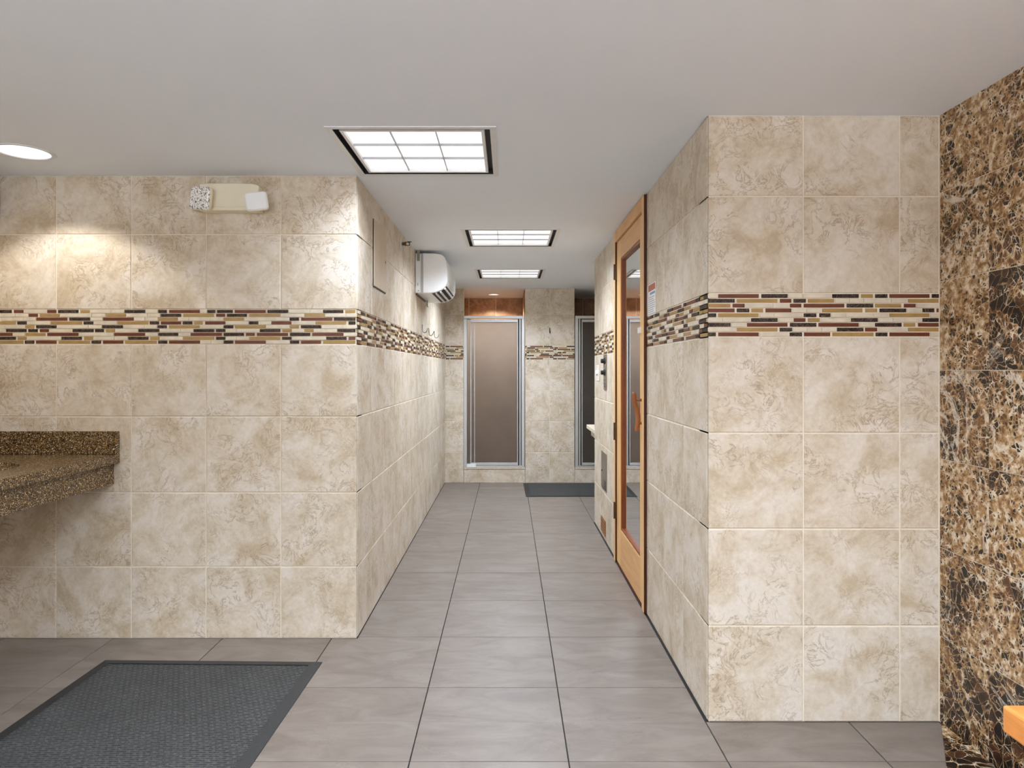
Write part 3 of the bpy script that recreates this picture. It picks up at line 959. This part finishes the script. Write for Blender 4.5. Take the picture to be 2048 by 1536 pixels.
# ------------------------------------------------------------------ emergency light on the left wall
ex0, ex1 = px(410, YL), px(526, YL)
ez0, ez1 = pz(427, YL), pz(373, YL)
t = thing('emergency_light', 'cream emergency light with two square swivel heads on the left wall', 'emergency light', ((ex0 + ex1) / 2, YL, ez0))
bm = bmesh.new()
w = ex1 - ex0
prism(bm, [(ex0, ez0 + 0.016), (ex1, ez0 + 0.016), (ex1, ez1 - 0.010), (ex1 - 0.03, ez1 - 0.002), (ex0 + w * 0.6, ez1), (ex0 + w * 0.15, ez1), (ex0, ez1 - 0.004)], 'y', YL - 0.058, YL - 0.001)
obj('body', bm, 'cream_plastic', t, 0.004)
boxes('base_lip', [(ex0, ex1, YL - 0.066, YL - 0.001, ez0, ez0 + 0.015)], 'cream_plastic', t, 0.002)
def lens_mat():
    m, nt, b = new_mat('prismatic_lamp_lens')
    v = coords(nt, per_object=False)
    vo = nt.nodes.new('ShaderNodeTexVoronoi'); vo.inputs['Scale'].default_value = 150
    nt.links.new(v, vo.inputs['Vector'])
    r = ramp(nt, [(0.42, srgb(252, 250, 246)), (0.6, srgb(232, 228, 220)), (0.75, srgb(120, 116, 112))], vo.outputs['Distance'])
    nt.links.new(r.outputs[0], b.inputs['Base Color'])
    b.inputs['Roughness'].default_value = 0.15
    bump(nt, b, vo.outputs['Distance'], 0.25, 0.003)
    return m
M['lens'] = lens_mat()
for cx, cy, hw, hh, roll, yaw, nm in ((404.6, 397.4, 0.057, 0.054, -0.13, -0.35, 'lamp_head'), (514.3, 403.8, 0.050, 0.043, 0.14, 0.15, 'lamp_head')):
    Yh = YL - 0.085
    c = Vector((px(cx, Yh), Yh, pz(cy, Yh)))
    R = Matrix.Rotation(yaw, 4, 'Z') @ Matrix.Rotation(-roll, 4, 'Y')
    bm = bmesh.new()
    def rr_(w_, h_, r_, k_=5):
        out = []
        for (sx_, sz_, a0) in ((1, 1, 0), (-1, 1, 90), (-1, -1, 180), (1, -1, 270)):
            for q in range(k_):
                a = math.radians(a0 + 90 * q / (k_ - 1))
                out.append((sx_ * (w_ - r_) + r_ * math.cos(a), sz_ * (h_ - r_) + r_ * math.sin(a)))
        return out
    def stack(bm, levels):
        prev = None
        for (s_, y_) in levels:
            ring_ = [bm.verts.new((p[0], y_, p[1])) for p in rr_(hw * s_, hh * s_, 0.016 * s_)]
            if prev:
                for q in range(len(ring_)):
                    bm.faces.new((prev[q], prev[(q + 1) % len(ring_)], ring_[(q + 1) % len(ring_)], ring_[q]))
            else: bm.faces.new(ring_)
            prev = ring_
        bm.faces.new(prev)
    stack(bm, [(0.55, 0.028), (0.8, 0.016), (0.98, 0.0), (1.0, -0.012)])
    bmesh.ops.transform(bm, matrix=Matrix.Translation(c) @ R, verts=bm.verts)
    h = obj(nm, bm, 'cream_plastic', t)
    bm = bmesh.new()
    stack(bm, [(0.97, -0.0115), (0.95, -0.018), (0.85, -0.022)])
    bmesh.ops.transform(bm, matrix=Matrix.Translation(c) @ R, verts=bm.verts)
    obj('lens', bm, 'lens' if cx < 450 else 'white_plastic', h, smooth=False)  # right lens plain white: ceiling light's reflection put into its colour
    bm = bmesh.new()
    tube(bm, [c + Vector((0, 0.02, 0)), (c.x + (0.03 if cx < 450 else -0.01), YL - 0.05, c.z)], 0.012, 10)
    obj('swivel', bm, 'cream_plastic', h)

# ------------------------------------------------------------------ left corridor wall fittings
t = thing('access_panel', 'flush beige access panel high on the left corridor wall', 'access panel', (XL, (AP[0] + AP[1]) / 2, AP[2]))
boxes('panel_frame', [(XL + 0.0005, XL + 0.004, AP[0], AP[1], AP[2], AP[3])], 'dark_gap', t)
boxes('panel_door', [(XL + 0.003, XL + 0.008, AP[0] + 0.006, AP[1] - 0.001, AP[2] + 0.006, AP[3] - 0.001)], 'panel_paint', t, 0.0015)
bm = bmesh.new(); lathe(bm, [(0.008, 0.0), (0.008, 0.003), (0.003, 0.004)], (XL + 0.007, AP[1] - 0.03, (AP[2] + AP[3]) / 2), 'x', 12)
obj('latch', bm, 'steel', t)

sy_, sz_ = 4.52, 2.107
t = thing('sprinkler_head', 'chrome sidewall sprinkler head beside the ceiling on the left corridor wall', 'sprinkler', (XL, sy_, sz_))
bm = bmesh.new(); lathe(bm, [(0.036, 0.0), (0.036, 0.003), (0.026, 0.010), (0.012, 0.012)], (XL + 0.0005, sy_, sz_), 'x', 24)
obj('escutcheon', bm, 'alu', t, smooth=True)
bm = bmesh.new(); lathe(bm, [(0.011, 0.0), (0.011, 0.018), (0.015, 0.02), (0.015, 0.026), (0.009, 0.028)], (XL + 0.012, sy_, sz_), 'x', 12)
obj('body', bm, 'bronze', t)
bm = bmesh.new()
for s in (-1, 1):
    tube(bm, [(XL + 0.036, sy_, sz_ + s * 0.008), (XL + 0.050, sy_, sz_ + s * 0.012), (XL + 0.062, sy_, sz_ + s * 0.006)], 0.0025, 8)
box(bm, XL + 0.060, XL + 0.063, sy_ - 0.012, sy_ + 0.012, sz_ - 0.010, sz_ + 0.014)
box(bm, XL + 0.05, XL + 0.075, sy_ - 0.012, sy_ + 0.012, sz_ + 0.012, sz_ + 0.0145)
obj('deflector', bm, 'black', t)

# wall-hung air unit
UY0, UY1 = 5.234, 6.03
zt_, zb_ = 2.168, 1.864
prof = [(XL + 0.002, zt_), (-0.56, zt_ - 0.002), (-0.515, zt_ - 0.010), (-0.49, zt_ - 0.032), (-0.478, zt_ - 0.065), (-0.470, zt_ - 0.13), (-0.470, 1.955), (-0.478, 1.925),
        (-0.497, 1.900), (-0.525, 1.882), (-0.56, 1.870), (-0.60, zb_), (XL + 0.002, zb_)]
t = thing('air_unit', 'white wall-mounted air unit with louvred underside high on the left corridor wall', 'air unit', (XL, (UY0 + UY1) / 2, zb_))
bm = bmesh.new(); prism(bm, prof, 'y', UY0 + 0.006, UY1)
ub = obj('casing', bm, 'white_plastic', t, 0.004)
bm = bmesh.new()
prism(bm, [(x, z) for x, z in prof[1:12]] + [(-0.655, zb_), (-0.655, zt_)], 'y', UY0, UY0 + 0.007)
obj('end_cap', bm, 'white_plastic', t, 0.003)
bm = bmesh.new()
prism(bm, [(-0.672, zt_ - 0.001), (-0.655, zt_ - 0.001), (-0.655, zb_ + 0.002), (-0.672, zb_ + 0.002)], 'y', UY0 + 0.001, UY0 + 0.006)
obj('end_seam', bm, 'louvre_edge', t)
def pt_on(s):
    """Point and outward normal on the lower front curve, s in 0..1 from the bottom to the front."""
    path = [Vector((x, z)) for x, z in (prof[11], prof[10], prof[9], prof[8], prof[7])]
    L = [0]
    for a, b in zip(path, path[1:]): L.append(L[-1] + (b - a).length)
    d = s * L[-1]
    for k in range(len(path) - 1):
        if d <= L[k + 1] + 1e-9:
            u = (d - L[k]) / (L[k + 1] - L[k]); p = path[k].lerp(path[k + 1], u)
            tg = (path[k + 1] - path[k]).normalized()
            return p, Vector((tg.y, -tg.x))
for a, b in ((0.06, 0.25), (0.32, 0.50), (0.58, 0.76), (0.88, 0.97)):
    bm = bmesh.new()
    (p, n1), (q, n2) = pt_on(a), pt_on(b)
    prism(bm, [tuple(p + n1 * 0.0015), tuple(q + n2 * 0.0015), tuple(q - n2 * 0.006), tuple(p - n1 * 0.006)], 'y', UY0 + 0.05, UY1 - 0.06)
    obj('outlet_slot', bm, 'dark_gap', t)
for a in (0.285, 0.54, 0.82):
    bm = bmesh.new()
    p, n1 = pt_on(a)
    tg = Vector((-n1.y, n1.x))
    prism(bm, [tuple(p - tg * 0.006), tuple(p + tg * 0.006), tuple(p + tg * 0.002 + n1 * 0.010), tuple(p - tg * 0.008 + n1 * 0.010)], 'y', UY0 + 0.045, UY1 - 0.055)
    obj('outlet_vane', bm, 'white_plastic', t)
boxes('bracket', [(-0.702, -0.680, UY0 - 0.004, UY0 - 0.001, zt_ - 0.06, CEIL - 0.001)], 'steel', t)
boxes('screw_cover', [(-0.698, -0.692, UY0 - 0.0015, UY0 + 0.001, 1.92, 1.94)], 'louvre_edge', t)
boxes('screw_cover', [(-0.694, -0.686, UY0 - 0.0015, UY0 + 0.001, 1.875, 1.885)], 'louvre_edge', t)
boxes('mounting_rail', [(XL + 0.0005, XL + 0.012, UY0 + 0.03, UY1 - 0.2, zb_ - 0.012, zb_ - 0.0005)], 'bronze', t)
bm = bmesh.new(); tube(bm, [(-0.69, 5.80, zb_ + 0.002), (-0.69, 5.80, zb_ - 0.05), (-0.682, 5.80, zb_ - 0.058)], 0.004, 8)
obj('drain_tube', bm, 'steel', t)

# three wire coat hooks
for k, (yy, lab) in enumerate(((5.66, 'nearest of the three bent wire coat hooks under the air unit'), (6.117, 'middle one of the three bent wire coat hooks under the air unit'),
                               (6.57, 'farthest of the three bent wire coat hooks under the air unit'))):
    t = thing('coat_hook', lab, 'coat hook', (XL, yy, 1.578), 'wire coat hooks on the left corridor wall')
    bm = bmesh.new()
    p = [(XL + 0.004, 1.645), (XL + 0.005, 1.61), (XL + 0.008, 1.59), (XL + 0.017, 1.581), (XL + 0.028, 1.582), (XL + 0.037, 1.59), (XL + 0.043, 1.603), (XL + 0.047, 1.618)]
    tube(bm, [(x, yy, z) for x, z in p], 0.0035, 8)
    obj('wire_hook', bm, 'steel', t, smooth=True)
    bm = bmesh.new(); lathe(bm, [(0.009, 0.0), (0.009, 0.003), (0.004, 0.005)], (XL + 0.0005, yy, 1.642), 'x', 12)
    obj('screw_plate', bm, 'steel', t)

# robe hook on the pier
hx, hz = px(1099.6, YB), pz(662, YB)
t = thing('robe_hook', 'tiny dark robe hook on the pier between the showers', 'robe hook', (hx, YB, hz))
bm = bmesh.new(); box(bm, hx - 0.006, hx + 0.006, YB - 0.004, YB - 0.0005, hz - 0.015, hz + 0.035)
obj('back_plate', bm, 'bronze', t, 0.001)
bm = bmesh.new(); tube(bm, [(hx, YB - 0.003, hz + 0.01), (hx, YB - 0.02, hz - 0.02), (hx + 0.002, YB - 0.035, hz - 0.03), (hx + 0.004, YB - 0.045, hz - 0.005)], 0.004, 8)
obj('prong', bm, 'bronze', t, smooth=True)

# ------------------------------------------------------------------ right corridor wall fittings
xf = XR - 0.0005
t = thing('sauna_control', 'steel control plate with two black knobs beside the wooden door', 'control plate', (XR, 5.066, 1.124))
boxes('plate', [(XR - 0.005, xf, 4.992, 5.146, 1.124, 1.387)], 'steel', t, 0.0015)
for z in (1.339, 1.253):
    bm = bmesh.new(); lathe(bm, [(0.024, 0.0), (0.024, -0.006), (0.017, -0.008), (0.016, -0.026), (0.014, -0.028)], (XR - 0.005, 5.08, z), 'x', 20)
    obj('knob', bm, 'black', t)
for z in (1.195, 1.170, 1.15):
    for y in (5.05, 5.09):
        bm = bmesh.new(); lathe(bm, [(0.006, 0.0), (0.006, -0.001)], (XR - 0.005, y, z), 'x', 10)
        obj('marking', bm, 'black', t)
t = thing('light_switch', 'bone coloured wall switch with a round knob at the end of the right corridor wall', 'light switch', (XR, 5.48, 1.184))
boxes('switch_plate', [(XR - 0.005, xf, 5.40, 5.565, 1.184, 1.312)], 'bone_plastic', t, 0.002)
bm = bmesh.new(); lathe(bm, [(0.022, 0.0), (0.021, -0.014), (0.018, -0.016)], (XR - 0.005, 5.48, 1.249), 'x', 20)
obj('dimmer_knob', bm, 'white_plastic', t, smooth=False)
for z in (1.2, 1.297):
    bm = bmesh.new(); lathe(bm, [(0.004, 0.0), (0.004, -0.001)], (XR - 0.005, 5.48, z), 'x', 10)
    obj('screw', bm, 'steel', t)
t = thing('service_plate', 'stainless service plate low on the right corridor wall below the control knobs', 'service plate', (XR, 5.13, 0.36))
boxes('plate', [(XR - 0.004, xf, 4.992, 5.27, 0.372, 0.652)], 'steel', t, 0.0012)
boxes('lock', [(XR - 0.010, XR - 0.0035, 5.215, 5.235, 0.500, 0.512)], 'bronze', t, 0.001)
for k in range(5):
    boxes('vent_slit', [(XR - 0.0046, XR - 0.0038, 5.01, 5.12, 0.385 + 0.014 * k, 0.391 + 0.014 * k)], 'black', t)
t = thing('floor_grille', 'small brown louvred grille just above the floor on the right corridor wall', 'vent grille', (XR, 5.16, 0.03))
boxes('frame', [(XR - 0.006, xf, 5.05, 5.066, 0.036, 0.15), (XR - 0.006, xf, 5.262, 5.278, 0.036, 0.15),
                (XR - 0.006, xf, 5.066, 5.262, 0.036, 0.046), (XR - 0.006, xf, 5.066, 5.262, 0.140, 0.15)], 'brown_metal', t)
boxes('backing', [(XR - 0.0015, xf, 5.066, 5.262, 0.046, 0.14)], 'dark_wood', t)
for k in range(4):
    z = 0.056 + 0.0225 * k
    boxes('slat', [(XR - 0.0055, XR - 0.0015, 5.066, 5.262, z, z + 0.010)], 'brown_metal', t)
# warning notice beside the door
t = thing('warning_sign', 'white notice with a red brown heading on the wall beside the wooden door', 'sign', (XR, 3.42, 1.546))
wy0, wy1, wz0, wz1 = 3.333, 3.502, 1.546, 1.705
boxes('sheet', [(XR - 0.003, xf, wy0, wy1, wz0, wz1)], 'sign_white', t)
boxes('heading', [(XR - 0.0036, XR - 0.0028, wy0 + 0.004, wy1 - 0.006, wz1 - 0.036, wz1 - 0.004)], 'sign_red', t)
boxes('subheading', [(XR - 0.0036, XR - 0.0028, wy0 + 0.01 + 0.03 * k, wy0 + 0.034 + 0.03 * k, wz1 - 0.055, wz1 - 0.044) for k in range(4)], 'sign_blue', t)
for k in range(9):
    z = wz1 - 0.066 - 0.0105 * k
    cur = wy1 - 0.015
    lst = []
    end = wy0 + rnd.choice((0.012, 0.02, 0.04))
    while cur > end:
        L = rnd.uniform(0.006, 0.022)
        lst.append((XR - 0.0034, XR - 0.0029, max(end, cur - L), cur, z - 0.0035, z)); cur -= L + 0.003
    boxes('text_line', lst, 'sign_grey', t)

# ------------------------------------------------------------------ counter end in the alcove beyond the right wall
t = thing('alcove_counter', 'stone counter end with apron in the alcove before the dark shower door', 'counter', (0.98, 6.0, 0.70))
cz = HC - (849 - 740.5) * 6.42 / F
cx0 = px(1173, 6.42)
boxes('counter_slab', [(cx0, 1.499, YE + 0.002, 6.42, cz - 0.035, cz)], 'C', t, 0.004)
boxes('apron', [(px(1182, 6.40), 1.499, YE + 0.002, 6.40, cz - 0.10, cz - 0.036)], 'wall_tile', t, 0.002)
boxes('support', [(0.95, 1.499, 5.80, 6.30, 0.001, cz - 0.101)], 'wall_tile', t, 0.002)

# ------------------------------------------------------------------ rubber mats
def mat_(name, label, cx, cy, w, l, rot, dy=0.0114, dx=0.044):
    t = thing(name, label, 'floor mat', (cx, cy, 0.0), 'black rubber mats')
    t.rotation_euler = (0, 0, rot)
    bm = bmesh.new()
    hw, hl, b = w / 2, l / 2, 0.045
    rings = [[(sx * (hw - i), sy * (hl - i), z) for sx, sy in ((-1, -1), (1, -1), (1, 1), (-1, 1))] for i, z in ((0, 0.0005), (0, 0.003), (b, 0.009), (b, 0.0045))]
    vs = [[bm.verts.new(p) for p in r] for r in rings]
    for A, B in zip(vs, vs[1:]):
        for k in range(4): bm.faces.new((A[k], A[(k + 1) % 4], B[(k + 1) % 4], B[k]))
    bmesh.ops.recalc_face_normals(bm, faces=bm.faces)
    me = bpy.data.meshes.new('border'); bm.to_mesh(me); bm.free(); me.materials.append(M['rubber_edge'])
    o = bpy.data.objects.new('border', me); COL.objects.link(o); o.parent = t
    bm = bmesh.new(); box(bm, -hw + b, hw - b, -hl + b, hl - b, 0.0005, 0.0045)
    me = bpy.data.meshes.new('base_sheet'); bm.to_mesh(me); bm.free(); me.materials.append(M['black'])
    o = bpy.data.objects.new('base_sheet', me); COL.objects.link(o); o.parent = t
    verts, faces = [], []
    def bar(x0, x1, y0, y1, z0, z1, e):
        k = len(verts)
        verts.extend([(x0, y0, z0), (x1, y0, z0), (x1, y1, z0), (x0, y1, z0), (x0 + e, y0 + e, z1), (x1 - e, y0 + e, z1), (x1 - e, y1 - e, z1), (x0 + e, y1 - e, z1)])
        faces.extend([(k + 4, k + 5, k + 6, k + 7), (k, k + 1, k + 5, k + 4), (k + 1, k + 2, k + 6, k + 5), (k + 2, k + 3, k + 7, k + 6), (k + 3, k, k + 4, k + 7)])
    nr = int((l - 2 * b) / dy)
    for r in range(nr):
        y = -hl + b + r * dy
        bar(-hw + b, hw - b, y, y + dy * 0.60, 0.004, 0.0085, 0.0006)
        x = -hw + b + ((r * 0.37) % 1.0) * dx
        while x < hw - b - 0.012:
            bar(x, x + dx * 0.26, y + dy * 0.56, y + dy * 1.02, 0.004, 0.0083, 0.0)
            x += dx
    me = bpy.data.meshes.new('tread'); me.from_pydata(verts, [], faces); me.materials.append(M['rubber'])
    o = bpy.data.objects.new('tread', me); COL.objects.link(o); o.parent = t
    o['kind'] = 'stuff'
    return t
mat_('rubber_mat', 'large black ribbed rubber mat on the floor before the granite vanity', -1.302, 2.225, 0.955, 1.50, math.radians(-1.2))
mat_('rubber_mat', 'black rubber mat on the floor before the far shower pier', 0.765, 7.255, 1.19, 0.82, math.radians(0.8), 0.0114, 0.044)

# ------------------------------------------------------------------ wooden bench by the marble wall
bx0 = 1.212; by1 = 1.676
t = thing('wooden_bench', 'orange varnished wooden bench at the lower right before the marble wall', 'bench', (1.38, 1.1, 0.0))
bz = HC - 668.5 * by1 / F
for k in range(3):
    a = bx0 + 0.112 * k
    boxes('seat_slat', [(a, a + 0.106, 0.45, by1, bz - 0.066, bz)], 'bench_wood', t, 0.006)
for y in (0.62, 1.46):
    boxes('crosspiece', [(bx0 + 0.02, bx0 + 0.31, y - 0.03, y + 0.03, bz - 0.11, bz - 0.067)], 'bench_wood', t, 0.004)
    for x in (bx0 + 0.03, bx0 + 0.24):
        boxes('leg', [(x, x + 0.06, y - 0.03, y + 0.03, 0.0055, bz - 0.111)], 'bench_wood', t, 0.004)

# ------------------------------------------------------------------ unseen uplights added behind the viewpoint to brighten the ceiling
for k, x in enumerate((-1.45, -0.35, 0.75)):
    t = thing('fill_uplight', ('left', 'middle', 'right')[k] + ' added unseen fill uplight on the rear wall, behind the viewpoint', 'fill light', (x, YBACK, 1.60), 'added fill uplights on the rear wall')
    boxes('back_plate', [(x - 0.05, x + 0.05, YBACK + 0.0005, YBACK + 0.012, 1.60, 1.76)], 'alu', t, 0.003)
    bm = bmesh.new()
    lathe(bm, [(0.02, -0.062), (0.08, -0.05), (0.125, -0.02), (0.14, 0.02), (0.134, 0.02), (0.12, -0.015), (0.078, -0.044), (0.02, -0.056)], (x, YBACK + 0.155, 1.68), seg=28)
    obj('bowl', bm, 'white_metal', t, smooth=True)
    ld = bpy.data.lights.new('fill_uplight_lamp', 'AREA')
    ld.shape = 'DISK'; ld.size = 0.22; ld.energy = FILL_UP_W; ld.color = (0.84, 0.95, 1.10)
    lo = bpy.data.objects.new('fill_uplight_lamp', ld)
    COL.objects.link(lo)
    lo.parent = t
    lo.location = (0, 0.155, 0.105)
    lo.rotation_euler = (math.pi - 0.1, 0, 0)
